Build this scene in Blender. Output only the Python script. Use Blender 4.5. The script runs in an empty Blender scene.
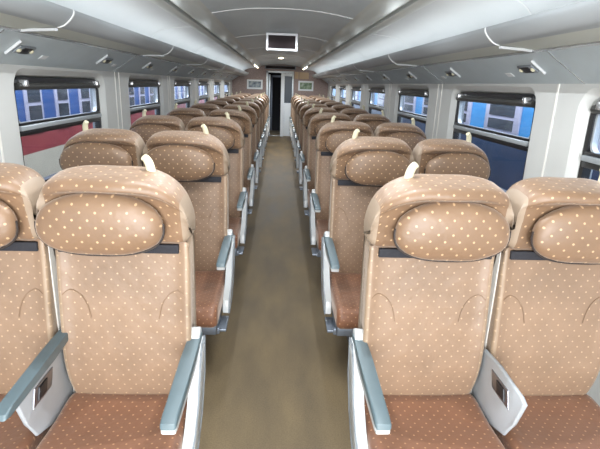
import bpy, bmesh, math, random
from mathutils import Vector, Matrix
random.seed(4)
sc = bpy.context.scene
COL = sc.collection
H = 1.47                      # eye height above the coach floor
PITCH = 1.125                 # seat row spacing
MOD = 1.885                   # wall / rack module
ROWS = 11
YE = 13.9                     # end wall
YB = -2.6                     # rear of the built coach
WX = 1.36                     # inner wall face

# ---------------------------------------------------------------- camera
cd = bpy.data.cameras.new('camera'); cam = bpy.data.objects.new('camera', cd); COL.objects.link(cam)
yaw, pit, rol = 0.0511, 0.2896, 0.0356
Fv = Vector((math.sin(yaw)*math.cos(pit), math.cos(yaw)*math.cos(pit), -math.sin(pit)))
Rv = Vector((math.cos(yaw), -math.sin(yaw), 0)); Uv = Rv.cross(Fv)
R2 = Rv*math.cos(rol)+Uv*math.sin(rol); U2 = -Rv*math.sin(rol)+Uv*math.cos(rol)
m = Matrix((R2, U2, -Fv)).transposed().to_4x4(); m.translation = Vector((-0.011, 0, H))
cam.matrix_world = m
cd.sensor_fit = 'HORIZONTAL'; cd.sensor_width = 36; cd.lens = 36*469.6/600
cd.clip_start = .02; cd.clip_end = 200
sc.camera = cam

# ---------------------------------------------------------------- world, lights, exposure
w = bpy.data.worlds.new('world'); sc.world = w; w.use_nodes = True
bg = w.node_tree.nodes['Background']; bg.inputs[0].default_value = (.80, .88, 1, 1); bg.inputs[1].default_value = 1.6

def area(name, loc, target, sx, sy, power, col=(1, 1, 1)):
    l = bpy.data.lights.new(name, 'AREA'); l.shape = 'RECTANGLE'; l.size = sx; l.size_y = sy; l.energy = power; l.color = col
    o = bpy.data.objects.new(name, l); COL.objects.link(o); o.location = loc
    o.rotation_euler = (Vector(target)-Vector(loc)).to_track_quat('-Z', 'Z').to_euler()
    return o
area('camera_flash', (0, -.12, 1.56), (0, 6, 1.7), .30, .18, 4.5, (1, .97, .92))
area('rear_fill_light', (0, -2.2, .95), (0, 5, 1.75), 1.5, 1.2, 100, (.95, .98, 1))  # added soft fill behind the camera; no doorway is built there
# added fill strips hidden behind the rack fascia, brightening the side ceilings
for _s in (-1, 1): area('rack_fill_light', (_s*.985, 5.6, H+.222), (_s*.80, 5.6, H+.42), .03, 16.2, 5.5, (.92, .97, 1))
# two rows of added fill spots under the centre ceiling, without fittings
for _i in range(12):
    for _s in (-1, 1):
        _l = bpy.data.lights.new('ceiling_fill_spot', 'SPOT'); _l.energy = (1.5, 3, 16, 10, 4.0)[min(_i, 4)] if _i < 9 else 12; _l.spot_size = math.radians(172); _l.spot_blend = .5
        _l.shadow_soft_size = 0; _l.color = (.93, .97, 1)
        _o = bpy.data.objects.new('ceiling_fill_spot', _l); COL.objects.link(_o); _o.location = (_s*.28, -.9+1.2*_i, H+.485)

sc.view_settings.view_transform = 'Standard'; sc.view_settings.look = 'None'
sc.view_settings.gamma = 1; sc.view_settings.use_curve_mapping = False
sc.view_settings.exposure = 1.12

# ---------------------------------------------------------------- materials
def srgb(r, g, b):
    f = lambda c: (c/255/12.92) if c/255 <= .04045 else ((c/255+.055)/1.055)**2.4
    return (f(r), f(g), f(b), 1)

def mat(name, col, rough=.5, metal=0, noise=0, nscale=20, bump=0, bscale=200, spec=.5, coat=0, emit=None, estr=0):
    mm = bpy.data.materials.new(name); mm.use_nodes = True
    nt = mm.node_tree; p = nt.nodes['Principled BSDF']
    p.inputs['Base Color'].default_value = col; p.inputs['Roughness'].default_value = rough
    p.inputs['Metallic'].default_value = metal; p.inputs['Specular IOR Level'].default_value = spec
    p.inputs['Coat Weight'].default_value = coat
    tc = nt.nodes.new('ShaderNodeTexCoord')
    if noise:
        n = nt.nodes.new('ShaderNodeTexNoise'); n.inputs['Scale'].default_value = nscale; n.inputs['Detail'].default_value = 6
        nt.links.new(tc.outputs['Object'], n.inputs['Vector'])
        mr = nt.nodes.new('ShaderNodeMapRange'); mr.inputs[1].default_value = .3; mr.inputs[2].default_value = .7
        mr.inputs[3].default_value = 1-noise; mr.inputs[4].default_value = 1+noise
        nt.links.new(n.outputs[0], mr.inputs[0])
        mx = nt.nodes.new('ShaderNodeVectorMath'); mx.operation = 'SCALE'; mx.inputs[0].default_value = col[:3]
        nt.links.new(mr.outputs[0], mx.inputs['Scale']); nt.links.new(mx.outputs[0], p.inputs['Base Color'])
    if bump:
        n = nt.nodes.new('ShaderNodeTexNoise'); n.inputs['Scale'].default_value = bscale; n.inputs['Detail'].default_value = 3
        nt.links.new(tc.outputs['Object'], n.inputs['Vector'])
        b = nt.nodes.new('ShaderNodeBump'); b.inputs['Strength'].default_value = bump; b.inputs['Distance'].default_value = .004
        nt.links.new(n.outputs[0], b.inputs['Height']); nt.links.new(b.outputs[0], p.inputs['Normal'])
    if emit:
        p.inputs['Emission Color'].default_value = emit; p.inputs['Emission Strength'].default_value = estr
    return mm

def fabric(name, base, dot, period=.034, size=.115):
    """satin upholstery: staggered cream dots woven on brown, from the UV layer (metres)"""
    mm = bpy.data.materials.new(name); mm.use_nodes = True
    nt = mm.node_tree; N = nt.nodes; L = nt.links; p = N['Principled BSDF']
    uv = N.new('ShaderNodeUVMap'); uv.uv_map = 'UVMap'
    sc1 = N.new('ShaderNodeVectorMath'); sc1.operation = 'SCALE'; sc1.inputs['Scale'].default_value = 1/period
    L.new(uv.outputs[0], sc1.inputs[0])
    def dots(off):
        a = N.new('ShaderNodeVectorMath'); a.operation = 'ADD'; a.inputs[1].default_value = off; L.new(sc1.outputs[0], a.inputs[0])
        f = N.new('ShaderNodeVectorMath'); f.operation = 'FRACTION'; L.new(a.outputs[0], f.inputs[0])
        d = N.new('ShaderNodeVectorMath'); d.operation = 'DISTANCE'; d.inputs[1].default_value = (.5, .5, 0); L.new(f.outputs[0], d.inputs[0])
        return d.outputs['Value']
    mn = N.new('ShaderNodeMath'); mn.operation = 'MINIMUM'; L.new(dots((0, 0, 0)), mn.inputs[0]); L.new(dots((.5, .5, 0)), mn.inputs[1])
    mr = N.new('ShaderNodeMapRange'); mr.inputs[1].default_value = size; mr.inputs[2].default_value = size+.045
    mr.inputs[3].default_value = 1; mr.inputs[4].default_value = 0; L.new(mn.outputs[0], mr.inputs[0])
    tc = N.new('ShaderNodeTexCoord')
    n = N.new('ShaderNodeTexNoise'); n.inputs['Scale'].default_value = 7; n.inputs['Detail'].default_value = 4; L.new(tc.outputs['Object'], n.inputs['Vector'])
    vr = N.new('ShaderNodeMapRange'); vr.inputs[1].default_value = .3; vr.inputs[2].default_value = .7; vr.inputs[3].default_value = .86; vr.inputs[4].default_value = 1.12
    L.new(n.outputs[0], vr.inputs[0])
    bs = N.new('ShaderNodeVectorMath'); bs.operation = 'SCALE'; bs.inputs[0].default_value = base[:3]; L.new(vr.outputs[0], bs.inputs['Scale'])
    mx = N.new('ShaderNodeMix'); mx.data_type = 'RGBA'; L.new(mr.outputs[0], mx.inputs[0]); L.new(bs.outputs[0], mx.inputs[6]); mx.inputs[7].default_value = dot
    L.new(mx.outputs[2], p.inputs['Base Color'])
    p.inputs['Roughness'].default_value = .47; p.inputs['Specular IOR Level'].default_value = .55
    p.inputs['Sheen Weight'].default_value = .35; p.inputs['Sheen Roughness'].default_value = .45
    p.inputs['Sheen Tint'].default_value = (1, .86, .76, 1)
    n2 = N.new('ShaderNodeTexNoise'); n2.inputs['Scale'].default_value = 14; n2.inputs['Detail'].default_value = 3; L.new(tc.outputs['Object'], n2.inputs['Vector'])
    b = N.new('ShaderNodeBump'); b.inputs['Strength'].default_value = .25; b.inputs['Distance'].default_value = .02
    L.new(n2.outputs[0], b.inputs['Height']); L.new(b.outputs[0], p.inputs['Normal'])
    return mm

def glass(name, tint, gloss=.12):
    mm = bpy.data.materials.new(name); mm.use_nodes = True; nt = mm.node_tree; nt.nodes.remove(nt.nodes['Principled BSDF'])
    out = nt.nodes['Material Output']; t = nt.nodes.new('ShaderNodeBsdfTransparent'); t.inputs[0].default_value = tint
    g = nt.nodes.new('ShaderNodeBsdfGlossy'); g.inputs[1].default_value = .03
    mx = nt.nodes.new('ShaderNodeMixShader'); mx.inputs[0].default_value = gloss
    nt.links.new(t.outputs[0], mx.inputs[1]); nt.links.new(g.outputs[0], mx.inputs[2]); nt.links.new(mx.outputs[0], out.inputs[0])
    return mm

M = dict(
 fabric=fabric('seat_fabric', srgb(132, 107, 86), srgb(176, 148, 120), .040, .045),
 headfab=fabric('head_fabric', srgb(124, 97, 74), srgb(190, 158, 122), .044, .055),
gusset2=fabric('side_bolster', srgb(142, 120, 98), srgb(170, 146, 120), .040, .05),
 gusset=mat('side_gusset', srgb(150, 132, 114), .5, bump=.15, bscale=60),
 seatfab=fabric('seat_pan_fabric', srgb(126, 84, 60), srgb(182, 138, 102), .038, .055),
 seamthread=mat('seam_thread', srgb(132, 106, 84), .6),
 piping=mat('piping', srgb(44, 34, 30), .6),
 strip=mat('hook_tape', srgb(38, 38, 44), .85, bump=.3),
 shell=mat('seat_shell', srgb(196, 192, 186), .4),
 armgrey=mat('arm_pad', srgb(92, 108, 114), .42, noise=.04),
 armwhite=mat('arm_white', srgb(196, 198, 198), .3, noise=.03),
 edge=mat('panel_edge', srgb(128, 134, 140), .4),
 console=mat('console_grey', srgb(172, 177, 182), .32, noise=.03),
 plate=mat('control_plate', srgb(140, 142, 150), .3, .9),
 darkpl=mat('dark_plastic', srgb(34, 34, 38), .45),
 cream=mat('cream_plastic', srgb(206, 200, 172), .4),
 frame=mat('seat_metal', srgb(122, 130, 142), .38, .6, noise=.1),
 ceil=mat('ceiling_panel', srgb(206, 217, 223), .42, noise=.03, nscale=3),
 ceilside=mat('ceiling_side', srgb(204, 208, 210), .42, noise=.03, nscale=3),
 duct=mat('duct_trim', srgb(214, 220, 218), .4, 0),
 groove=mat('groove_dark', srgb(52, 54, 56), .6),
 seam=mat('seam_strip', srgb(214, 216, 216), .35),
 fascia=mat('rack_fascia', srgb(150, 155, 158), .4, noise=.03, nscale=5),
 shelf=mat('rack_panel', srgb(188, 190, 180), .45, noise=.04, nscale=4, coat=0),
 bracket=mat('rack_bracket', srgb(206, 208, 210), .3),
 rail=mat('rack_rail', srgb(196, 198, 200), .25, .7),
 upper=mat('upper_panel', srgb(186, 196, 200), .45, noise=.05, nscale=6),
 wall=mat('wall_panel', srgb(205, 206, 203), .38, noise=.03, nscale=3),
 wallgroove=mat('wall_joint', srgb(236, 234, 228), .4),
 rubber=mat('window_rubber', srgb(26, 26, 28), .35),
 alu=mat('window_bar', srgb(176, 182, 186), .35, .3),
 blind=mat('blind_cassette', srgb(56, 56, 54), .4),
 glass=glass('window_glass', (.88, .92, .96, 1), .07),
 tvwhite=mat('tv_bezel', srgb(208, 210, 214), .35),
 tvblack=mat('tv_screen', srgb(44, 36, 38), .6, spec=.15),
 endwall=mat('end_wall', srgb(158, 140, 136), .6, noise=.22, nscale=30),
 doorframe=mat('door_frame', srgb(206, 214, 220), .3, .3),
 doorwhite=mat('door_white', srgb(232, 238, 242), .35),
 dark=mat('dark_void', srgb(24, 24, 28), .8),
 doorglass=mat('door_glass', srgb(60, 72, 84), .35),
 lamp=mat('lamp_on', (1, .9, .7, 1), .3, emit=(1, .86, .62, 1), estr=5),
 white=mat('white_label', srgb(222, 224, 224), .5),
 blue=mat('carriage_blue', srgb(58, 92, 150), .35, noise=.12, nscale=1.5),
 rblue=mat('carriage_bright_blue', srgb(70, 146, 204), .35, noise=.12, nscale=1.5),
 navy=mat('carriage_navy', srgb(44, 60, 86), .4, noise=.2, nscale=2),
 pale=mat('carriage_pale', srgb(186, 184, 204), .45, noise=.1, nscale=3),
 cpane=mat('carriage_pane', srgb(64, 70, 78), .2, noise=.3, nscale=3),
 red=mat('carriage_red', srgb(150, 62, 66), .45, noise=.1, nscale=3),
 ccream=mat('carriage_cream', srgb(196, 188, 170), .5, noise=.1, nscale=3),
 cblack=mat('carriage_black', srgb(22, 22, 26), .6),
 gravel=mat('ballast', srgb(96, 92, 86), .9, noise=.4, nscale=30),
 notice=mat('notice_paper', srgb(196, 170, 140), .6),
)

def floor_mat():
    mm = mat('floor_lino', srgb(104, 92, 78), .6, noise=.0, spec=.25)
    nt = mm.node_tree; N = nt.nodes; L = nt.links; p = N['Principled BSDF']
    tc = N.new('ShaderNodeTexCoord')
    mp = N.new('ShaderNodeMapping'); mp.inputs['Scale'].default_value = (2.2, .7, 1); L.new(tc.outputs['Object'], mp.inputs[0])
    n1 = N.new('ShaderNodeTexNoise'); n1.inputs['Scale'].default_value = 2.2; n1.inputs['Detail'].default_value = 5; L.new(mp.outputs[0], n1.inputs['Vector'])
    n2 = N.new('ShaderNodeTexNoise'); n2.inputs['Scale'].default_value = 160; n2.inputs['Detail'].default_value = 3; L.new(tc.outputs['Object'], n2.inputs['Vector'])
    cr = N.new('ShaderNodeValToRGB'); cr.color_ramp.elements[0].position = .3; cr.color_ramp.elements[1].position = .72
    cr.color_ramp.elements[0].color = srgb(96, 84, 66); cr.color_ramp.elements[1].color = srgb(126, 109, 82); L.new(n1.outputs[0], cr.inputs[0])
    c2 = N.new('ShaderNodeMapRange'); c2.inputs[1].default_value = .3; c2.inputs[2].default_value = .7; c2.inputs[3].default_value = .82; c2.inputs[4].default_value = 1.18
    L.new(n2.outputs[0], c2.inputs[0])
    s = N.new('ShaderNodeVectorMath'); s.operation = 'SCALE'; L.new(cr.outputs[0], s.inputs[0]); L.new(c2.outputs[0], s.inputs['Scale'])
    L.new(s.outputs[0], p.inputs['Base Color'])
    r = N.new('ShaderNodeMapRange'); r.inputs[3].default_value = .5; r.inputs[4].default_value = .7; L.new(n1.outputs[0], r.inputs[0]); L.new(r.outputs[0], p.inputs['Roughness'])
    return mm
M['floor'] = floor_mat()

def picture_mat(name, a, b, c):
    mm = mat(name, a, .3); nt = mm.node_tree; N = nt.nodes; L = nt.links; p = N['Principled BSDF']
    tc = N.new('ShaderNodeTexCoord'); n = N.new('ShaderNodeTexNoise'); n.inputs['Scale'].default_value = 9; L.new(tc.outputs['Object'], n.inputs['Vector'])
    cr = N.new('ShaderNodeValToRGB'); cr.color_ramp.elements[0].position = .35; cr.color_ramp.elements[1].position = .65
    cr.color_ramp.elements[0].color = a; cr.color_ramp.elements[1].color = c
    e = cr.color_ramp.elements.new(.5); e.color = b
    L.new(n.outputs[0], cr.inputs[0]); L.new(cr.outputs[0], p.inputs['Base Color']); return mm
M['picL'] = picture_mat('picture_blue_grey', srgb(84, 96, 116), srgb(136, 150, 160), srgb(176, 186, 190))
M['picR'] = picture_mat('picture_green', srgb(70, 100, 70), srgb(112, 138, 108), srgb(160, 178, 160))

# ---------------------------------------------------------------- mesh helpers
def link(name, bm, mt, parent=None, smooth=True, angle=35, loc=None, recalc=True):
    if recalc: bmesh.ops.recalc_face_normals(bm, faces=bm.faces[:])
    me = bpy.data.meshes.new(name)
    if loc is not None: bmesh.ops.translate(bm, verts=bm.verts[:], vec=-Vector(loc))
    bm.to_mesh(me); bm.free()
    for x in (mt if isinstance(mt, (list, tuple)) else [mt]): me.materials.append(x)
    if smooth:
        me.polygons.foreach_set('use_smooth', [True]*len(me.polygons))
        try: me.set_sharp_from_angle(angle=math.radians(angle))
        except Exception: pass
    o = bpy.data.objects.new(name, me); COL.objects.link(o)
    if parent is not None: o.parent = parent
    if loc is not None: o.location = loc
    return o

def empty(name, loc, label=None, cat=None, group=None, kind=None):
    o = bpy.data.objects.new(name, None); COL.objects.link(o); o.location = loc; o.empty_display_size = .1
    tag(o, label, cat, group, kind); return o

def tag(o, label=None, cat=None, group=None, kind=None):
    if label: o['label'] = label
    if cat: o['category'] = cat
    if group: o['group'] = group
    if kind: o['kind'] = kind
    return o

def copy_tree(o, parent=None):
    c = o.copy(); COL.objects.link(c)
    if parent is not None: c.parent = parent
    for ch in list(o.children): copy_tree(ch, c)
    return c

def box(bm, x0, x1, y0, y1, z0, z1, bev=0, seg=2, mi=0):
    x0, x1 = sorted((x0, x1)); y0, y1 = sorted((y0, y1)); z0, z1 = sorted((z0, z1))
    vs = [bm.verts.new((x, y, z)) for x in (x0, x1) for y in (y0, y1) for z in (z0, z1)]
    q = [(0, 1, 3, 2), (4, 6, 7, 5), (0, 4, 5, 1), (2, 3, 7, 6), (0, 2, 6, 4), (1, 5, 7, 3)]
    fs = [bm.faces.new([vs[i] for i in f]) for f in q]
    for f in fs: f.material_index = mi
    if bev:
        es = list({e for f in fs for e in f.edges})
        r = bmesh.ops.bevel(bm, geom=es, offset=bev, segments=seg, profile=.5, affect='EDGES')
        for f in r['faces']: f.material_index = mi
    return fs

def prism(bm, poly, a0, a1, axis='x', bev=0, seg=2):
    """poly of 2D points extruded along an axis; x: (y,z) points"""
    def P(p, a): return {'x': (a, p[0], p[1]), 'y': (p[0], a, p[1]), 'z': (p[0], p[1], a)}[axis]
    A = [bm.verts.new(P(p, a0)) for p in poly]; B = [bm.verts.new(P(p, a1)) for p in poly]
    fs = [bm.faces.new(A), bm.faces.new(B[::-1])]
    n = len(poly)
    for i in range(n): fs.append(bm.faces.new([A[i], B[i], B[(i+1) % n], A[(i+1) % n]]))
    if bev:
        es = list({e for f in fs[:2] for e in f.edges})
        bmesh.ops.bevel(bm, geom=es, offset=bev, segments=seg, profile=.5, affect='EDGES')

def crom(pts, n, closed=True):
    out = []; k = len(pts)
    rng = k if closed else k-1
    for i in range(rng):
        g = (lambda j: pts[j % k]) if closed else (lambda j: pts[max(0, min(k-1, j))])
        p0, p1, p2, p3 = g(i-1), g(i), g(i+1), g(i+2)
        for s in range(n):
            t = s/n
            out.append(tuple(.5*((2*p1[c])+(-p0[c]+p2[c])*t+(2*p0[c]-5*p1[c]+4*p2[c]-p3[c])*t*t+(-p0[c]+3*p1[c]-3*p2[c]+p3[c])*t**3) for c in range(len(p1))))
    if not closed: out.append(tuple(pts[-1]))
    return out

def pad(outline, hw, r, warp=None, nx=20, sub=4, x0=0, side=False):
    """upholstered pad: closed (y,z) outline lofted along x with rolled sides and metre UVs"""
    o = crom(outline, sub); n = len(o)
    area2 = sum(o[i][0]*o[(i+1) % n][1]-o[(i+1) % n][0]*o[i][1] for i in range(n))
    sgn = 1 if area2 > 0 else -1
    nor = []
    for i in range(n):
        a = o[i-1]; b = o[(i+1) % n]; dx, dy = b[0]-a[0], b[1]-a[1]; l = math.hypot(dx, dy) or 1
        nor.append((-dy/l*sgn, dx/l*sgn))          # inward
    per = [0]
    for i in range(n): per.append(per[-1]+math.dist(o[i], o[(i+1) % n]))
    xs = []
    k = 6
    for i in range(k+1): xs.append(-hw+r*(1-math.cos(i/k*math.pi/2)))
    mid = nx
    for i in range(1, mid): xs.append(-hw+r+(2*hw-2*r)*i/mid)
    for i in range(k+1): xs.append(hw-r*(1-math.cos((k-i)/k*math.pi/2)))
    bm = bmesh.new(); uvl = bm.loops.layers.uv.new('UVMap')
    rows = []
    for x in xs:
        e = max(0, abs(x)-(hw-r))/r; d = r*(1-math.sqrt(max(0, 1-e*e)))*.95
        row = []
        for i in range(n):
            y, z = o[i][0]+nor[i][0]*d, o[i][1]+nor[i][1]*d
            q = (x, y, z)
            if warp: q = warp(x, y, z, x/hw)
            row.append(bm.verts.new((q[0]+x0, q[1], q[2])))
        rows.append(row)
    for a in range(len(xs)-1):
        for i in range(n):
            j = (i+1) % n
            f = bm.faces.new([rows[a][i], rows[a+1][i], rows[a+1][j], rows[a][j]])
            if side and abs(xs[a]+xs[a+1])/2 > hw-r*.6: f.material_index = 1
            for lp, (xx, vv) in zip(f.loops, ((xs[a], per[i]), (xs[a+1], per[i]), (xs[a+1], per[i+1]), (xs[a], per[i+1]))):
                lp[uvl].uv = (xx+.5, vv)
    for rw in (rows[0], rows[-1]):
        f = bm.faces.new(rw); f.material_index = 1 if side else 0
        for lp in f.loops: lp[uvl].uv = (lp.vert.co.y, lp.vert.co.z)
    return bm

def tube(bm, pts, rad, seg=8, closed=False):
    n = len(pts); P = [Vector(p) for p in pts]; rings = []
    for i in range(n):
        if closed: t = P[(i+1) % n]-P[i-1]
        else: t = P[min(i+1, n-1)]-P[max(i-1, 0)]
        t.normalize(); up = Vector((0, 1, 0)) if abs(t.y) < .9 else Vector((1, 0, 0))
        a = t.cross(up).normalized(); b = t.cross(a)
        rr = rad[i] if isinstance(rad, (list, tuple)) else rad
        rings.append([bm.verts.new(P[i]+(a*math.cos(2*math.pi*k/seg)+b*math.sin(2*math.pi*k/seg))*rr) for k in range(seg)])
    for i in range(n if closed else n-1):
        A, B = rings[i], rings[(i+1) % n]
        for k in range(seg): bm.faces.new([A[k], A[(k+1) % seg], B[(k+1) % seg], B[k]])
    if not closed: bm.faces.new(rings[0]); bm.faces.new(rings[-1])

def strip_surface(bm, prof, ys, thick=0, mi=0):
    """profile of (x,z) swept along y"""
    rows = [[bm.verts.new((x, y, z)) for x, z in prof] for y in ys]
    for a in range(len(ys)-1):
        for i in range(len(prof)-1):
            f = bm.faces.new([rows[a][i], rows[a][i+1], rows[a+1][i+1], rows[a+1][i]]); f.material_index = mi

def closed_sweep(bm, prof, y0, y1, axisn=1, mi=0):
    A = [bm.verts.new((x, y0, z)) for x, z in prof]; B = [bm.verts.new((x, y1, z)) for x, z in prof]
    n = len(prof); fs = [bm.faces.new(A), bm.faces.new(B[::-1])]
    for i in range(n): fs.append(bm.faces.new([A[i], B[i], B[(i+1) % n], A[(i+1) % n]]))
    for f in fs: f.material_index = mi

# ---------------------------------------------------------------- structure: floor, ceiling, walls
bm = bmesh.new(); box(bm, -WX-.06, WX+.06, YB, YE+2.2, -.06, 0)
tag(link('floor', bm, M['floor'], smooth=False), kind='structure')

# centre ceiling arch (solid, 2 cm thick)
def offset_up(prof, t): return prof+[(x, z+t) for x, z in prof[::-1]]
arch = [(x, H+.521-.049*(abs(x)/.51)**2.2) for x in [i*.51/8-.51 for i in range(17)]]
bm = bmesh.new(); closed_sweep(bm, offset_up(arch, .02), YB, YE)
tag(link('ceiling', bm, M['ceil'], angle=30), kind='structure')
CEIL = bpy.data.objects['ceiling']
tn = [0]
def trim(bm, mt, **k):
    tn[0] += 1; o = link('trim_%d' % tn[0], bm, mt, **k); tag(o, kind='structure'); return o

joints = [2.15+MOD*k-MOD*2 for k in range(9)]
for s in (1, -1):
    # rounded duct beside the centre arch, dark groove and thin rail
    duct = crom([(.505, .474), (.54, .462), (.575, .43), (.592, .404), (.600, .400)], 4, False)
    prof = [(s*x, H+z) for x, z in duct]; prof += [(s*.60, H+.44), (s*.54, H+.50), (s*.505, H+.50)]
    bm = bmesh.new(); closed_sweep(bm, prof, YB, YE); trim(bm, M['duct'], angle=40)
    bm = bmesh.new(); closed_sweep(bm, [(s*.60, H+.425), (s*.635, H+.425), (s*.635, H+.46), (s*.60, H+.46)], YB, YE); trim(bm, M['groove'], smooth=False)
    rail = [(.633, .400), (.645, .389), (.675, .383), (.690, .386), (.690, .43), (.633, .45)]
    bm = bmesh.new(); closed_sweep(bm, [(s*x, H+z) for x, z in rail], YB, YE); trim(bm, M['duct'], angle=40)
    # outer ceiling curving down behind the rack
    side = crom([(.688, .398), (.78, .392), (.88, .380), (.94, .362), (.985, .335), (1.02, .295), (1.04, .25), (1.06, .20)], 4, False)
    pr = [(s*x, H+z) for x, z in side]; back = [(s*(x+.016), H+z+.016) for x, z in side[::-1]]
    bm = bmesh.new(); closed_sweep(bm, pr+back, YB, YE)
    o = link('side_ceiling_panel', bm, M['ceilside'], parent=CEIL, angle=30)
    # joint strips
    bm = bmesh.new()
    for y in joints:
        closed_sweep(bm, [(s*x-s*.003*0, H+z-.0025) for x, z in side]+[(s*(x+.002), H+z+.002) for x, z in side[::-1]], y-.106, y-.094)
    link('side_joint_strip', bm, M['seam'], parent=CEIL, angle=30)
bm = bmesh.new()
for y in joints:
    y -= .34
    closed_sweep(bm, [(x, z-.003) for x, z in arch]+[(x, z+.002) for x, z in arch[::-1]], y-.006, y+.006)
link('joint_strip', bm, M['seam'], parent=CEIL, angle=30)

# upper slanted wall panel + side walls with rounded window openings
PA = Vector((1.15, 0, H+.184)); PB = Vector((1.36, 0, H+.047)); PD = (PB-PA).normalized(); PN = Vector((PD.z, 0, -PD.x)) # into the room
if PN.x > 0: PN = -PN
WZ0, WZ1 = .80, H+.032          # window opening in the wall
OPEN = [(2.54+MOD*k, 3.84+MOD*k) for k in range(-2, 6)]
OPEN[1] = (.80, 2.17)
def rrect(y0, y1, z0, z1, r, seg=6):
    pts = []
    for cy, cz, a0 in ((y1-r, z0+r, -90), (y1-r, z1-r, 0), (y0+r, z1-r, 90), (y0+r, z0+r, 180)):
        for i in range(seg+1):
            a = math.radians(a0+90*i/seg); pts.append((cy+r*math.cos(a), cz+r*math.sin(a)))
    return pts
for s, side_name in ((-1, 'left'), (1, 'right')):
    bm = bmesh.new()
    zt = H+.047
    # one panel per module, filled round its opening
    edges_y = [YB]+[(OPEN[k][1]+OPEN[k+1][0])/2 for k in range(len(OPEN)-1)]+[YE]
    for k, (a, b) in enumerate(OPEN):
        y0, y1 = edges_y[k], edges_y[k+1]
        bb = min(b, YE-.15)
        outer = [bm.verts.new((s*WX, y, z)) for y, z in ((y0, 0), (y1, 0), (y1, zt), (y0, zt))]
        hole = [bm.verts.new((s*WX, y, z)) for y, z in rrect(a, bb, WZ0, WZ1, .11)]
        es = [bm.edges.new((outer[i], outer[(i+1) % 4])) for i in range(4)]
        es += [bm.edges.new((hole[i], hole[(i+1) % len(hole)])) for i in range(len(hole))]
        bmesh.ops.triangle_fill(bm, use_beauty=True, use_dissolve=False, edges=es)
        # rolled reveal
        cyc, czc = (a+bb)/2, (WZ0+WZ1)/2
        prev = hole
        for dx, ins in ((.004, .006), (.014, .018), (.03, .034), (.075, .05)):
            rr = [bm.verts.new((s*(WX+dx), y, z)) for y, z in rrect(a+ins, bb-ins, WZ0+ins, WZ1-ins, .11-ins*.6)]
            for i in range(len(rr)): bm.faces.new([prev[i], prev[(i+1) % len(rr)], rr[(i+1) % len(rr)], rr[i]])
            prev = rr
    bmesh.ops.remove_doubles(bm, verts=bm.verts[:], dist=1e-5)
    wallo = link('wall_'+side_name, bm, M['wall'], angle=25); tag(wallo, kind='structure')
    # outer skin below and above the windows, closes the body
    bm = bmesh.new()
    box(bm, s*(WX+.08), s*(WX+.10), YB, YE+2.2, -.06, WZ0+.045); box(bm, s*(WX+.08), s*(WX+.10), YB, YE+2.2, WZ1-.045, H+.7)
    for k in range(len(OPEN)-1): box(bm, s*(WX+.08), s*(WX+.10), OPEN[k][1]-.05, OPEN[k+1][0]+.05, WZ0+.04, WZ1-.04)
    link('outer_skin', bm, M['edge'], parent=wallo, smooth=False)
    bm = bmesh.new()
    closed_sweep(bm, [(s*PA.x, PA.z), (s*PB.x, PB.z), (s*(PB.x+.02), PB.z+.02), (s*(PA.x+.02), PA.z+.03)], YB, YE)
    for y in joints:
        pass
    link('upper_panel', bm, M['upper'], parent=wallo, smooth=False)
    # pale joint strips: double line between the windows, one across the upper panel
    bm = bmesh.new()
    for k in range(len(OPEN)-1):
        y = (OPEN[k][1]+OPEN[k+1][0])/2
        for dy in ((-.05, .05) if k > 1 else (0,)):
            box(bm, s*(WX-.004), s*(WX+.002), y+dy-.006, y+dy+.006, 0.0, zt)
    link('joint_strip', bm, M['wallgroove'], parent=wallo, smooth=False)
    bm = bmesh.new()
    for y in joints:
        q0 = PA+PD*.0; q1 = PB
        vs = []
        for (p_, yy) in ((q0, y-.004), (q1, y-.004), (q1, y+.004), (q0, y+.004)):
            c = p_+PN*.002; vs.append(bm.verts.new((s*c.x, yy, c.z)))
        vs2 = [bm.verts.new(v.co-Vector((s*PN.x, 0, PN.z))*.004) for v in vs]
        bm.faces.new(vs); bm.faces.new(vs2[::-1])
        for i in range(4): bm.faces.new([vs[i], vs2[i], vs2[(i+1) % 4], vs[(i+1) % 4]])
    link('panel_joint', bm, M['rail'], parent=wallo, smooth=False)
    bm = bmesh.new(); prism(bm, [(s*(WX-.001), 0), (s*(WX-.03), 0), (s*(WX-.03), .10), (s*(WX-.001), .13)], YB, YE, 'y')
    tag(link('baseboard_'+side_name, bm, M['edge'], smooth=False), kind='structure')

# roof over everything so daylight only comes through the windows
bm = bmesh.new(); box(bm, -WX-.10, WX+.10, YB, YE+2.2, H+.66, H+.70)
link('roof_shell', bm, M['edge'], parent=CEIL, smooth=False)
bm = bmesh.new(); box(bm, -WX-.08, WX+.08, YB-.04, YB, -.06, H+.66)
tag(link('wall_rear', bm, M['endwall'], smooth=False), kind='structure')

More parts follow.
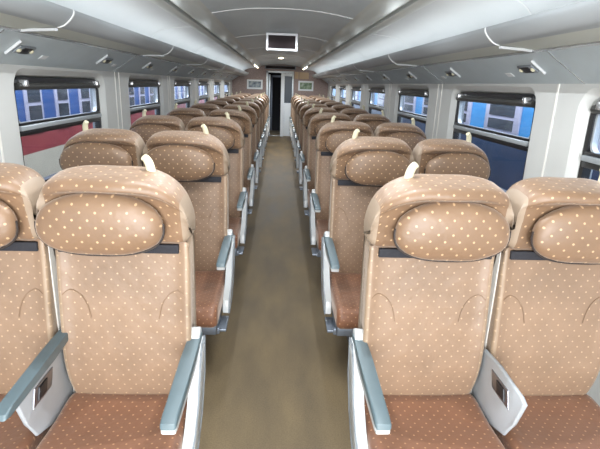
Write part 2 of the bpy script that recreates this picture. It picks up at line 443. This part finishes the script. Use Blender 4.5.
# ---------------------------------------------------------------- windows
wn = 0
for s, side_name in ((-1, 'left'), (1, 'right')):
    for k, (a, b) in enumerate(OPEN):
        b = min(b, YE-.15); wn += 1
        a0, b0, z0, z1 = a+.045, b-.045, WZ0+.045, WZ1-.045
        X = WX+.055
        wr = empty('window_%d' % wn, (s*X, (a+b)/2, WZ0), kind='structure')
        L0 = Vector((s*X, (a+b)/2, WZ0))
        def wl(name, bm, mt, **kk):
            bmesh.ops.translate(bm, verts=bm.verts[:], vec=-L0); return link(name, bm, mt, parent=wr, **kk)
        bm = bmesh.new()
        def ring(bm, y0, y1, za, zb, r, wid, xa, xb):
            o1 = rrect(y0, y1, za, zb, r); i1 = rrect(y0+wid, y1-wid, za+wid, zb-wid, max(.01, r-wid))
            n = len(o1)
            A = [[bm.verts.new((s*x, y, z)) for y, z in pts] for x, pts in ((xa, o1), (xa, i1), (xb, i1), (xb, o1))]
            for q in range(4):
                P, Q = A[q], A[(q+1) % 4]
                for i in range(n): bm.faces.new([P[i], P[(i+1) % n], Q[(i+1) % n], Q[i]])
        ring(bm, a0, b0, z0, z1, .085, .028, WX+.035, WX+.075)
        wl('window_frame', bm, M['rubber'], angle=40)
        bm = bmesh.new(); ring(bm, a0+.026, b0-.026, 1.175+.03, z1-.026, .06, .014, WX+.045, WX+.07)
        wl('hopper_frame', bm, M['alu'], angle=40)
        bm = bmesh.new(); box(bm, s*(WX+.05), s*(WX+.062), a0+.02, b0-.02, z0+.02, z1-.02)
        wl('window_pane', bm, M['glass'], smooth=False)
        bm = bmesh.new(); box(bm, s*(WX+.018), s*(WX+.05), a0+.02, b0-.02, 1.178, 1.205, .006)
        wl('window_bar', bm, M['alu'])
        bm = bmesh.new(); box(bm, s*(WX+.028), s*(WX+.06), a0+.02, b0-.02, 1.150, 1.1775, .004); box(bm, s*(WX+.03), s*(WX+.06), a0+.02, b0-.02, 1.2055, 1.222, .004)
        wl('bar_seal', bm, M['rubber'])
        bm = bmesh.new()
        pts = [((a0+.03)+(b0-a0-.06)*i/6, 0) for i in range(7)]
        tube(bm, [(s*(WX+.03), y, z1-.048) for y, _ in pts], .019, 14)
        wl('roller_blind', bm, M['blind'])
        for yy in (a0+.075, b0-.115):
            bm = bmesh.new(); box(bm, s*(WX-.004), s*(WX+.04), yy, yy+.035, z1-.05, z1-.012, .008)
            wl('blind_bracket', bm, M['rail'])

# ---------------------------------------------------------------- luggage racks
for s, nm in ((-1, 'left'), (1, 'right')):
    L0 = Vector((s*1.0, 5.0, H+.15))
    rk = empty('luggage_rack', L0, 'long grey luggage rack along the %s wall above the windows' % nm, 'luggage rack', 'overhead racks')
    def rl(name, bm, mt, **kk):
        bmesh.ops.translate(bm, verts=bm.verts[:], vec=-L0); return link(name, bm, mt, parent=rk, **kk)
    fp = crom([(.868, .262), (.872, .245), (.890, .222), (.915, .202), (.940, .194)], 4, False)
    bm = bmesh.new(); closed_sweep(bm, [(s*x, H+z) for x, z in fp]+[(s*.955, H+.200), (s*.90, H+.25), (s*.885, H+.268)], YB, YE-.25)
    rl('fascia', bm, M['fascia'], angle=40)
    for y in joints:
        bm = bmesh.new()
        closed_sweep(bm, [(s*(x-.002), H+z-.003) for x, z in fp]+[(s*(x+.003), H+z+.003) for x, z in fp[::-1]], y-.005, y+.005)
        rl('fascia_joint', bm, M['seam'], angle=40)
    bm = bmesh.new(); closed_sweep(bm, [(s*.938, H+.197), (s*1.135, H+.186), (s*1.135, H+.194), (s*.938, H+.205)], YB, YE-.25)
    rl('shelf_panel', bm, M['shelf'], smooth=False)
    bm = bmesh.new(); closed_sweep(bm, [(s*1.132, H+.180), (s*1.152, H+.176), (s*1.156, H+.190), (s*1.134, H+.198)], YB, YE-.25)
    rl('rear_rail', bm, M['rail'], smooth=False)
    for y in joints:
        bm = bmesh.new()
        prism(bm, [(s*.94, y-.025), (s*1.14, y+.085), (s*1.14, y+.108), (s*.94, y-.002)], H+.178, H+.190, 'z', .002)
        rl('bracket', bm, M['bracket'])

# ---------------------------------------------------------------- fittings on the slanted upper panel
def on_panel(s, u, v, w):      # u along y, v down the slope from the rail, w out of the panel
    c = PA+PD*v+PN*w; return Vector((s*c.x, u, c.z))
def pbox(bm, s, u0, u1, v0, v1, w0, w1, bev=0, slant=0):
    vs = []
    for u in (u0, u1):
        for v in (v0, v1):
            for w_ in (w0, w1): vs.append(bm.verts.new(on_panel(s, u+(v-v0)*slant, v, w_)))
    q = [(0, 1, 3, 2), (4, 6, 7, 5), (0, 4, 5, 1), (2, 3, 7, 6), (0, 2, 6, 4), (1, 5, 7, 3)]
    fs = [bm.faces.new([vs[i] for i in f]) for f in q]
    if bev:
        bmesh.ops.bevel(bm, geom=list({e for f in fs for e in f.edges}), offset=bev, segments=2, profile=.5, affect='EDGES')
ORD = ['first', 'second', 'third', 'fourth', 'fifth', 'sixth', 'seventh', 'eighth', 'ninth', 'tenth', 'eleventh']
for s, nm in ((-1, 'left'), (1, 'right')):
    lp = hk = lb = None
    for i in range(10):
        y = 2.47+PITCH*i; c0 = on_panel(s, y, .12, 0)
        if lp is None:
            lp = empty('reading_light', c0, group='reading lights over the windows'); tag(lp, cat='lamp')
            bm = bmesh.new(); pbox(bm, s, y-.075, y+.075, .092, .148, -.002, .010, .006); bmesh.ops.translate(bm, verts=bm.verts[:], vec=-c0)
            link('lamp_housing', bm, M['edge'], parent=lp)
            bm = bmesh.new(); pbox(bm, s, y-.042, y+.042, .098, .142, .008, .014, .003); bmesh.ops.translate(bm, verts=bm.verts[:], vec=-c0)
            link('lamp_opening', bm, M['darkpl'], parent=lp)
            for t in (-1, 1):
                bm = bmesh.new(); bmesh.ops.create_uvsphere(bm, u_segments=14, v_segments=8, radius=.014)
                bmesh.ops.translate(bm, verts=bm.verts[:], vec=on_panel(s, y+t*.058, .12, .006)-c0)
                link('lamp_button', bm, M['cream'], parent=lp)
            l = lp
        else: l = copy_tree(lp)
        l.location = on_panel(s, y, .12, 0); l['label'] = 'dark reading light with cream ends, %s from the camera over the %s windows' % (ORD[i], nm)
        y = 2.34+PITCH*i; c0 = on_panel(s, y, .11, 0)
        if hk is None:
            bm = bmesh.new(); pbox(bm, s, y-.0045, y+.0045, .055, .160, .001, .014, .003, .12); bmesh.ops.translate(bm, verts=bm.verts[:], vec=-c0)
            hk = link('coat_hook', bm, M['bracket']); h = hk; tag(hk, cat='hook', group='coat hooks over the windows')
        else: h = copy_tree(hk)
        h.location = c0; h['label'] = 'white slanted coat hook bar beside the %s reading light on the %s side' % (ORD[i], nm)
        y = 2.74+PITCH*i; c0 = on_panel(s, y, .165, 0)
        if lb is None:
            bm = bmesh.new(); pbox(bm, s, y-.035, y+.035, .15, .18, .0005, .003); bmesh.ops.translate(bm, verts=bm.verts[:], vec=-c0)
            lb = link('seat_number_plate', bm, M['white'], smooth=False); q = lb; tag(lb, cat='plate', group='seat number plates over the windows')
        else: q = copy_tree(lb)
        q.location = c0; q['label'] = 'small white number plate just past the %s reading light on the %s side' % (ORD[i], nm)

# ---------------------------------------------------------------- end wall, door, vestibule
bm = bmesh.new()
box(bm, -WX, -.385, YE, YE+.05, 0, H+.56); box(bm, .36, WX, YE, YE+.05, 0, H+.56); box(bm, -.385, .36, YE, YE+.05, 1.80, H+.56)
tag(link('wall_far', bm, M['endwall'], smooth=False), kind='structure')
dr = empty('door_1', (0, YE, 0), kind='structure')
D0 = Vector((0, YE, 0))
def dl(name, bm, mt, **kk):
    bmesh.ops.translate(bm, verts=bm.verts[:], vec=-D0); return link(name, bm, mt, parent=dr, **kk)
bm = bmesh.new(); box(bm, -.40, -.345, YE-.03, YE+.08, 0, 1.80, .005); box(bm, .335, .375, YE-.03, YE+.08, 0, 1.80, .005); box(bm, -.40, .375, YE-.03, YE+.08, 1.76, 1.815, .005)
dl('door_frame', bm, M['doorframe'])
bm = bmesh.new(); box(bm, .02, .12, YE-.03, YE+.02, 0, 1.758, .006); dl('door_post', bm, M['doorwhite'])
bm = bmesh.new(); box(bm, .121, .334, YE-.005, YE+.02, 0.01, .95, .004); box(bm, .121, .334, YE-.005, YE+.02, 1.68, 1.757, .004); dl('door_leaf', bm, M['doorwhite'])
bm = bmesh.new(); box(bm, .121, .334, YE+.002, YE+.014, .951, 1.679); dl('door_pane', bm, M['doorglass'], smooth=False)
bm = bmesh.new(); box(bm, -.344, .019, YE-.02, YE+.06, 0.0005, .02, .004); dl('door_sill', bm, M['rail'])
# vestibule beyond
bm = bmesh.new(); box(bm, -WX, WX, YE+2.16, YE+2.2, 0, 2.1)
tag(link('wall_vestibule', bm, M['dark'], smooth=False), kind='structure')
d2 = empty('door_2', (-.1, YE+1.5, 0), kind='structure')
bm = bmesh.new()
for x0, x1, z0, z1 in ((-.30, -.24, .02, 1.72), (.10, .14, .02, 1.72), (-.30, .14, 1.66, 1.72)):
    box(bm, x0+.1, x1+.1, -.02, .03, z0, z1, .004)
link('door_frame', bm, M['frame'], parent=d2)
bm = bmesh.new(); box(bm, -.13, .19, .0, .02, .02, 1.65); link('door_leaf', bm, M['dark'], parent=d2, smooth=False)
bm = bmesh.new(); box(bm, -.335, -.285, YE+.12, YE+.16, .0, 1.72, .006)
tag(link('grab_pole', bm, M['doorframe']), 'pale upright grab post just inside the open far doorway', 'pole')

def framed(name, x0, x1, z0, z1, mt, label):
    c = Vector(((x0+x1)/2, YE-.001, z0)); r = empty(name, c, label, 'picture', 'pictures on the far wall')
    bm = bmesh.new(); y0 = YE-.022; b = .045
    for a in ((x0, x0+b, z0, z1), (x1-b, x1, z0, z1), (x0+b, x1-b, z0, z0+b), (x0+b, x1-b, z1-b, z1)): box(bm, a[0], a[1], y0, YE-.001, a[2], a[3])
    bmesh.ops.translate(bm, verts=bm.verts[:], vec=-c); link('picture_frame', bm, M['doorwhite'], parent=r, smooth=False)
    bm = bmesh.new(); box(bm, x0+b, x1-b, YE-.012, YE-.002, z0+b, z1-b); bmesh.ops.translate(bm, verts=bm.verts[:], vec=-c)
    link('picture_print', bm, mt, parent=r, smooth=False)
framed('framed_picture', -.94, -.50, 1.30, 1.56, M['picL'], 'white framed blue-grey picture on the far wall left of the door')
framed('framed_picture', .51, .94, 1.30, 1.57, M['picR'], 'white framed greenish picture on the far wall right of the door')
for x0, x1, z0, z1, lab in ((.40, .51, 1.62, 1.80, 'small beige notice on the far wall next to the door head'), (.53, .80, 1.62, 1.80, 'wider beige notice on the far wall above the greenish picture')):
    bm = bmesh.new(); box(bm, x0, x1, -.008, -.001, z0, z1, .002)
    tag(link('wall_notice', bm, M['notice'], loc=None), lab, 'notice', 'notices on the far wall').location = (0, YE, 0)
# display panel over the door
r = empty('display_panel', (0, YE-.06, 1.86), 'long dark display panel over the far door', 'display')
bm = bmesh.new(); box(bm, -.44, .43, -.0, .059, .0, .095, .006); link('panel_housing', bm, M['edge'], parent=r)
bm = bmesh.new(); box(bm, -.41, .40, -.006, .0, .014, .082, .002); link('panel_screen', bm, M['tvblack'], parent=r)

# ceiling downlight
c = Vector((0, 10.1, H+.519)); r = empty('ceiling_light', c, 'small round lit ceiling lamp just beyond the screen', 'lamp')
bm = bmesh.new(); bmesh.ops.create_cone(bm, cap_ends=True, segments=24, radius1=.06, radius2=.075, depth=.014); bmesh.ops.translate(bm, verts=bm.verts[:], vec=(0, 0, -.008))
link('lamp_rim', bm, M['rail'], parent=r)
bm = bmesh.new(); bmesh.ops.create_uvsphere(bm, u_segments=20, v_segments=10, radius=.05); bmesh.ops.scale(bm, verts=bm.verts[:], vec=(1, 1, .35)); bmesh.ops.translate(bm, verts=bm.verts[:], vec=(0, 0, -.016))
link('lamp_lens', bm, M['lamp'], parent=r)
pl = bpy.data.lights.new('ceiling_light_bulb', 'SPOT'); pl.energy = 22; pl.spot_size = 2.6; pl.spot_blend = .6; pl.color = (1, .9, .75); pl.shadow_soft_size = .03
po = bpy.data.objects.new('ceiling_light_bulb', pl); COL.objects.link(po); po.location = c+Vector((0, 0, -.04))
# lit tubes at the far end of the two grooves
for s, nm in ((-1, 'left'), (1, 'right')):
    bm = bmesh.new(); tube(bm, [(0, y, 0) for y in (-.8, -.4, 0, .4, .8)], .016, 10)
    o = link('groove_lamp', bm, M['lamp']); o.location = (s*.618, 12.7, H+.405)
    tag(o, 'lit lamp tube in the far end of the %s ceiling groove' % nm, 'lamp', 'lamp tubes in the ceiling grooves')

# ---------------------------------------------------------------- ceiling screen
c = Vector((0, 5.3, H+.33)); r = empty('ceiling_screen', c, 'white framed dark video screen hanging from the middle of the ceiling', 'screen')
bm = bmesh.new()
hw, z0, z1, b = .165, 0.005, .178, .022
for a in ((-hw, -hw+b, z0, z1), (hw-b, hw, z0, z1), (-hw+b, hw-b, z0, z0+b), (-hw+b, hw-b, z1-b, z1)): box(bm, a[0], a[1], -.02, .02, a[2], a[3])
link('screen_bezel', bm, M['tvwhite'], parent=r, smooth=False)
bm = bmesh.new(); box(bm, -hw+b, hw-b, -.012, .018, z0+b, z1-b); link('screen_glass', bm, M['tvblack'], parent=r, smooth=False)
bm = bmesh.new(); box(bm, -hw+.01, hw-.01, .02, .05, z0+.01, z1-.003, .006); link('screen_back', bm, M['edge'], parent=r)

# ---------------------------------------------------------------- seats
YB0 = 1.20                      # base of a seat in row-0 coordinates
def hood_warp(m):
    def f(x, y, z, t):
        a = abs(t)
        if z > 1.0:
            if t*m > 0: h = .24+.76*(max(0, 1-a**2.9))**(1/1.8)
            else: h = .42+.58*(max(0, 1-a**4.5))**(1/2.6)
            z = 1.0+(z-1.0)*h
        if z > 1.02 and y < 1.392: y += (1.392-y)*min(1, a**2.5*1.15)
        y -= .022*a**3
        y += .004*math.sin(x*38+z*9)*max(0, (z-1.0))*4
        return (x, y, z)
    return f
def back_warp(x, y, z, t):
    a = abs(t)
    if z < .60: x *= 1-.085*((.60-z)/.2)**2
    y -= .022*max(0, (a-.80)/.20)**1.5*min(1, (z-.30)/.3) if z > .3 and y < 1.47 else 0
    return (x, y, z)
def seat_warp(x, y, z, t):
    a = abs(t); z += .010*a**3*(1 if z > .36 else 0); return (x, y, z)

def make_seat(s, pos):
    """s: side of the aisle; pos: aisle or window"""
    cx = s*(.499 if pos == 'aisle' else .939); hw = .211 if pos == 'aisle' else .204
    m = (-s if pos == 'aisle' else s)              # side the grab handle and armrest stand on
    base = Vector((cx, YB0, 0)); root = empty('train_seat', base)
    def pl(name, bm, mt, parent=root, **kk):
        bmesh.ops.translate(bm, verts=bm.verts[:], vec=(0, -YB0, 0)); return link(name, bm, mt, parent=parent, **kk)
    # seat cushion
    so = [(1.43, .350), (1.44, .400), (1.40, .424), (1.28, .416), (1.10, .424), (.965, .430), (.920, .416), (.905, .375), (.915, .338), (.960, .326), (1.20, .335), (1.38, .335)]
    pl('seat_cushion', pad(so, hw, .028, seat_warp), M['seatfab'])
    # backrest cushion
    bo = [(1.425, .395), (1.404, .455), (1.396, .54), (1.402, .66), (1.414, .80), (1.424, .90), (1.430, .975), (1.445, .985), (1.50, .985), (1.515, .90), (1.505, .70), (1.50, .50), (1.505, .40), (1.47, .385)]
    pl('backrest', pad(bo, hw, .03, back_warp, side=True), [M['fabric'], M['gusset2']])
    # curved shoulder seams
    for t in (-1, 1):
        bm = bmesh.new(); uv_ = bm.loops.layers.uv.new('UVMap')
        q = crom([(t*(hw-.018), 1.405, .80), (t*(hw-.040), 1.4125, .815), (t*(hw-.070), 1.4125, .80), (t*(hw-.092), 1.407, .765), (t*(hw-.102), 1.402, .72)], 3, False)
        tube(bm, q, .0016, 5); pl('shoulder_seam', bm, M['seamthread'])
    # hook tape strip
    sx_ = -m*.008 if pos == 'aisle' else s*.004
    bm = bmesh.new(); box(bm, sx_-.187, sx_+.187, 1.412, 1.428, .942, .972, .003); pl('hook_tape', bm, M['strip'])
    # head section with a soft brim over the pillow
    ho = [(1.428, .976), (1.405, 1.00), (1.396, 1.05), (1.386, 1.10), (1.362, 1.142), (1.324, 1.160), (1.338, 1.188), (1.410, 1.203), (1.465, 1.210), (1.520, 1.195), (1.548, 1.150), (1.550, 1.08), (1.535, .99), (1.48, .975)]
    pl('headrest', pad(ho, hw+(.011 if pos == 'aisle' else .004), .05, hood_warp(m), nx=24, side=True), [M['headfab'], M['gusset']])
    # oval pillow
    bm = bmesh.new(); uvl = bm.loops.layers.uv.new('UVMap')
    bmesh.ops.create_uvsphere(bm, u_segments=36, v_segments=20, radius=1)
    bmesh.ops.rotate(bm, verts=bm.verts[:], matrix=Matrix.Rotation(math.pi/2, 3, 'X'))
    px, pz, ph = (.028*(-m), 1.056, .178) if s > 0 else (.034*(-m), 1.056, .184)
    if pos == 'window': px = s*.018
    for v in bm.verts:
        x, y, z = v.co
        sq = lambda c, e: math.copysign(abs(c)**e, c)
        rad = math.hypot(x, z); k = 1
        if rad > 1e-6:                             # fuller, slightly squared oval
            k = 1/((abs(x/rad)**2.35+abs(z/rad)**2.35)**(1/2.35))
        zz = z*k*.094; xx = x*k*ph
        if z < 0: zz *= 1.02
        zz -= .010*(x**2)                          # drooping ends
        yy = sq(y, .8)*.046+.003*math.sin(x*7+z*4)*(1-abs(y))
        v.co = (px+xx, 1.352+yy, pz+zz)
    for f in bm.faces:
        for lp_ in f.loops: lp_[uvl].uv = (lp_.vert.co.x+.25, lp_.vert.co.z*1.0)
    pil = pl('pillow', bm, M['headfab'])
    pts = []
    for i in range(33):
        a = math.radians(172+196*i/32); x, z = math.cos(a), math.sin(a); k = 1/((abs(x)**2.35+abs(z)**2.35)**(1/2.35))
        pts.append((px+x*k*(ph+.002), 1.350, pz+z*k*.0965*(1.02 if z < 0 else 1)-.010*x*x))
    bm = bmesh.new(); tube(bm, pts, .0035, 6); pl('piping', bm, M['piping'], parent=pil)
    # rear shell
    sh = [(1.490, .33), (1.500, .42), (1.500, .70), (1.500, .90), (1.515, .965), (1.525, .99), (1.540, .99), (1.552, .93), (1.545, .70), (1.540, .45), (1.530, .33)]
    pl('rear_shell', pad(sh, hw-.004, .02, sub=2, nx=6), M['gusset'])
    # side bead of the shell that shows in the gap between seats
    bm = bmesh.new(); box(bm, -m*(hw-.004), -m*(hw+.002), 1.44, 1.53, .40, .97, .003); pl('shell_edge', bm, M['shell'])
    # grab handle on top
    hx = m*.098
    bm = bmesh.new()
    path = crom([(hx, 1.452, 1.175), (hx-m*.001, 1.450, 1.205), (hx-m*.004, 1.444, 1.226), (hx-m*.009, 1.440, 1.238), (hx-m*.014, 1.436, 1.244)], 4, False)
    tube(bm, path, [.0135-.003*i/len(path) for i in range(len(path))], 12)
    for v in bm.verts: v.co.x = hx+(v.co.x-hx)*1.15
    pl('grab_handle', bm, M['cream'])
    # frame and pedestal
    bm = bmesh.new(); box(bm, -hw+.01, hw-.01, .95, 1.46, .272, .330, .006); box(bm, -hw, hw, 1.0, 1.04, .25, .285, .004)
    box(bm, m*(hw-.10), m*(hw+(.03 if pos == 'aisle' else 0)), 1.02, 1.17, .252, .266, .003)
    box(bm, -hw+.02, hw-.02, 1.49, 1.53, .27, .42, .005)
    pl('seat_frame', bm, M['frame'])
    bm = bmesh.new()
    prism(bm, [(1.02, .0), (1.50, .0), (1.50, .025), (1.36, .04), (1.34, .275), (1.12, .275), (1.14, .04), (1.02, .025)], m*.03, m*.07, 'x', .004)
    pl('pedestal', bm, M['frame'])
    # armrest with side panel
    if pos == 'aisle': ax, px0, px1 = m*(.499-.281), m*(.499-.287), m*(.499-.254)
    else: ax, px0, px1 = m*.245, m*.238, m*.265
    pan = [(1.455, .628), (1.435, .50), (1.36, .39), (1.29, .335), (1.15, .300), (1.125, .305), (1.122, .345), (1.135, .372), (1.235, .410), (1.30, .47), (1.345, .56), (1.375, .600), (1.40, .628)]
    bm = bmesh.new(); prism(bm, pan, px0, px1, 'x', .006, 3); sp = pl('side_panel', bm, M['armwhite'])
    cxp = sum(p_[0] for p_ in pan)/len(pan)
    bm = bmesh.new(); prism(bm, [(1.448, .60), (1.425, .50), (1.352, .398), (1.283, .346), (1.15, .313), (1.14, .320), (1.15, .352), (1.245, .398), (1.315, .462), (1.36, .55), (1.39, .60)], px1, px1+m*.003, 'x', .001)
    pl('panel_inlay', bm, M['armwhite'], parent=sp)
    bm = bmesh.new(); tube(bm, [(px1+m*.001, y, z) for y, z in pan], .0035, 6, closed=True); pl('panel_edge_strip', bm, M['edge'], parent=sp)
    def arm(x, mt_name='armrest'):
        bm = bmesh.new()
        prism(bm, [(1.46, .645), (1.30, .640), (1.05, .629), (1.022, .622), (1.018, .606), (1.04, .602), (1.30, .612), (1.46, .618)], x-.022, x+.022, 'x', .008, 3)
        a = pl(mt_name, bm, M['armgrey'])
        bm = bmesh.new(); prism(bm, [(1.44, .616), (1.30, .611), (1.04, .601), (1.020, .604), (1.024, .588), (1.05, .582), (1.30, .588), (1.44, .592)], x-.020, x+.020, 'x', .005, 2)
        pl('armrest_underside', bm, M['armwhite'], parent=a)
        return a
    arm(ax)
    bm = bmesh.new(); prism(bm, [(1.47, .57), (1.47, .655), (1.44, .668), (1.41, .655), (1.40, .59)], ax-.018, ax+.018, 'x', .008, 3)
    pl('armrest_pivot', bm, M['armwhite'])
    if pos == 'aisle':
        x0, x1 = -m*(hw+.005), -m*(hw+.019)
        con = [(1.125, .600), (1.150, .612), (1.30, .618), (1.41, .612), (1.46, .52), (1.50, .36), (1.44, .345), (1.205, .428), (1.165, .50)]
        bm = bmesh.new(); prism(bm, con, x0, x1, 'x', .006, 3); cn = pl('centre_console', bm, M['console'])
        bm = bmesh.new(); prism(bm, [(1.195, .530), (1.215, .585), (1.330, .585), (1.310, .530)], x0+m*.003, x0-m*.001, 'x', .001); cp = pl('control_plate', bm, M['plate'], parent=cn)
        bm = bmesh.new(); prism(bm, [(1.222, .540), (1.235, .576), (1.285, .576), (1.272, .540)], x0+m*.007, x0+m*.002, 'x', .001); pl('control_dial', bm, M['darkpl'], parent=cn)
    return root

GR = 'brown dotted seats in rows either side of the aisle'
protos = {}
for s, nm in ((-1, 'left'), (1, 'right')):
    for pos in ('aisle', 'window'):
        p = make_seat(s, pos)
        for i in range(ROWS):
            o = p if i == 0 else copy_tree(p)
            o.location = (p.location.x, YB0+PITCH*i, 0)
            o['category'] = 'seat'; o['group'] = GR
            where = 'aisle' if pos == 'aisle' else 'window'
            if i == 0:
                lab = 'large foreground brown dotted train seat, %s %s side' % (where, nm) if pos == 'aisle' else 'foreground brown dotted train seat by the %s windows, cut by the frame' % nm
            elif i == ROWS-1: lab = 'brown dotted train seat, %s place on the %s, in the row nearest the far door' % (where, nm)
            else: lab = 'brown dotted train seat, %s place on the %s, %s row from the front' % (where, nm, ORD[i])
            o['label'] = lab
# folded-down armrest on the consoles of the left side and beyond the first right row
def centre_arm(seat, s):
    m = -s; hw = .211; x = -m*(hw-.006)
    bm = bmesh.new(); prism(bm, [(1.46, .672), (1.30, .664), (1.06, .648), (1.03, .642), (1.026, .626), (1.05, .620), (1.30, .632), (1.46, .642)], x-.0185, x+.0185, 'x', .008, 3)
    bmesh.ops.translate(bm, verts=bm.verts[:], vec=(0, -YB0, 0)); return link('centre_armrest', bm, M['armgrey'], parent=seat)
for s in (-1, 1):
    seats = sorted([o for o in COL.objects if o.name.startswith('train_seat') and abs(o.location.x-s*.499) < .01], key=lambda o: o.location.y)
    first = None
    for i, o in enumerate(seats):
        if s == 1 and i == 0: continue
        if first is None: first = centre_arm(o, s)
        else:
            c = first.copy(); COL.objects.link(c); c.parent = o

# ---------------------------------------------------------------- trains outside
bm = bmesh.new(); box(bm, -14, 14, -12, 40, -1.06, -1.0)
tag(link('ballast_ground', bm, M['gravel'], smooth=False), kind='structure')
def carriage(s, body, lab, period, off, pale_w, stripes, split):
    X0 = 2.7; base = Vector((s*(X0+1.3), 8, -1.0))
    r = empty('railway_carriage', base, lab, 'train carriage', 'carriages standing outside')
    def cl(name, bm, mt, **kk):
        bmesh.ops.translate(bm, verts=bm.verts[:], vec=-base); return link(name, bm, mt, parent=r, **kk)
    bm = bmesh.new(); closed_sweep(bm, [(s*X0, split), (s*X0, 1.95), (s*(X0+.15), 2.25), (s*(X0+.7), 2.5), (s*(X0+1.9), 2.5), (s*(X0+2.45), 2.25), (s*(X0+2.6), 1.95), (s*(X0+2.6), split)], -2, 26)
    cl('upper_body', bm, body, angle=20)
    z = split
    for zb, mt, nm in stripes:
        bm = bmesh.new(); box(bm, s*(X0-.002), s*(X0+2.6), -2, 26, zb, z); cl(nm, bm, mt, smooth=False); z = zb
    k = 0; y = off
    while y < 22:
        bm = bmesh.new(); box(bm, s*(X0-.02), s*X0, y, y+pale_w, split+.01, 1.85, .004); f = cl('pale_panel', bm, M['pale'])
        bm = bmesh.new(); box(bm, s*(X0-.026), s*(X0-.02), y+pale_w*.14, y+pale_w*.86, split+.07, 1.15)
        box(bm, s*(X0-.026), s*(X0-.02), y+pale_w*.14, y+pale_w*.86, 1.19, 1.62)
        p_ = cl('carriage_window', bm, M['cpane'], smooth=False)
        y += period; k += 1
    bm = bmesh.new(); box(bm, s*(X0+.3), s*(X0+2.3), -1.5, 25.5, -.98, -.42); cl('underframe', bm, M['cblack'], smooth=False)
carriage(-1, M['blue'], 'blue carriage with pale window panels and a red stripe outside the left windows', .70, 5.22-.70*9, .37,
         [(.65, M['red'], 'red_stripe'), (.34, M['ccream'], 'cream_stripe'), (-.45, M['cblack'], 'lower_body')], .86)
carriage(1, M['rblue'], 'bright blue carriage with pale window panels outside the right windows', 1.42, 5.28-1.42*5, .92,
         [(.50, M['navy'], 'navy_stripe'), (-.45, M['navy'], 'lower_body')], .96)
area('outside_fill_left', (-1.95, 8, 2.9), (-2.7, 8, .9), .5, 22, 260)  # added fill to brighten the left carriage, not a lamp of the yard
area('outside_fill_right', (1.95, 8, 2.9), (2.7, 8, .9), .5, 22, 260)  # same added fill for the right carriage
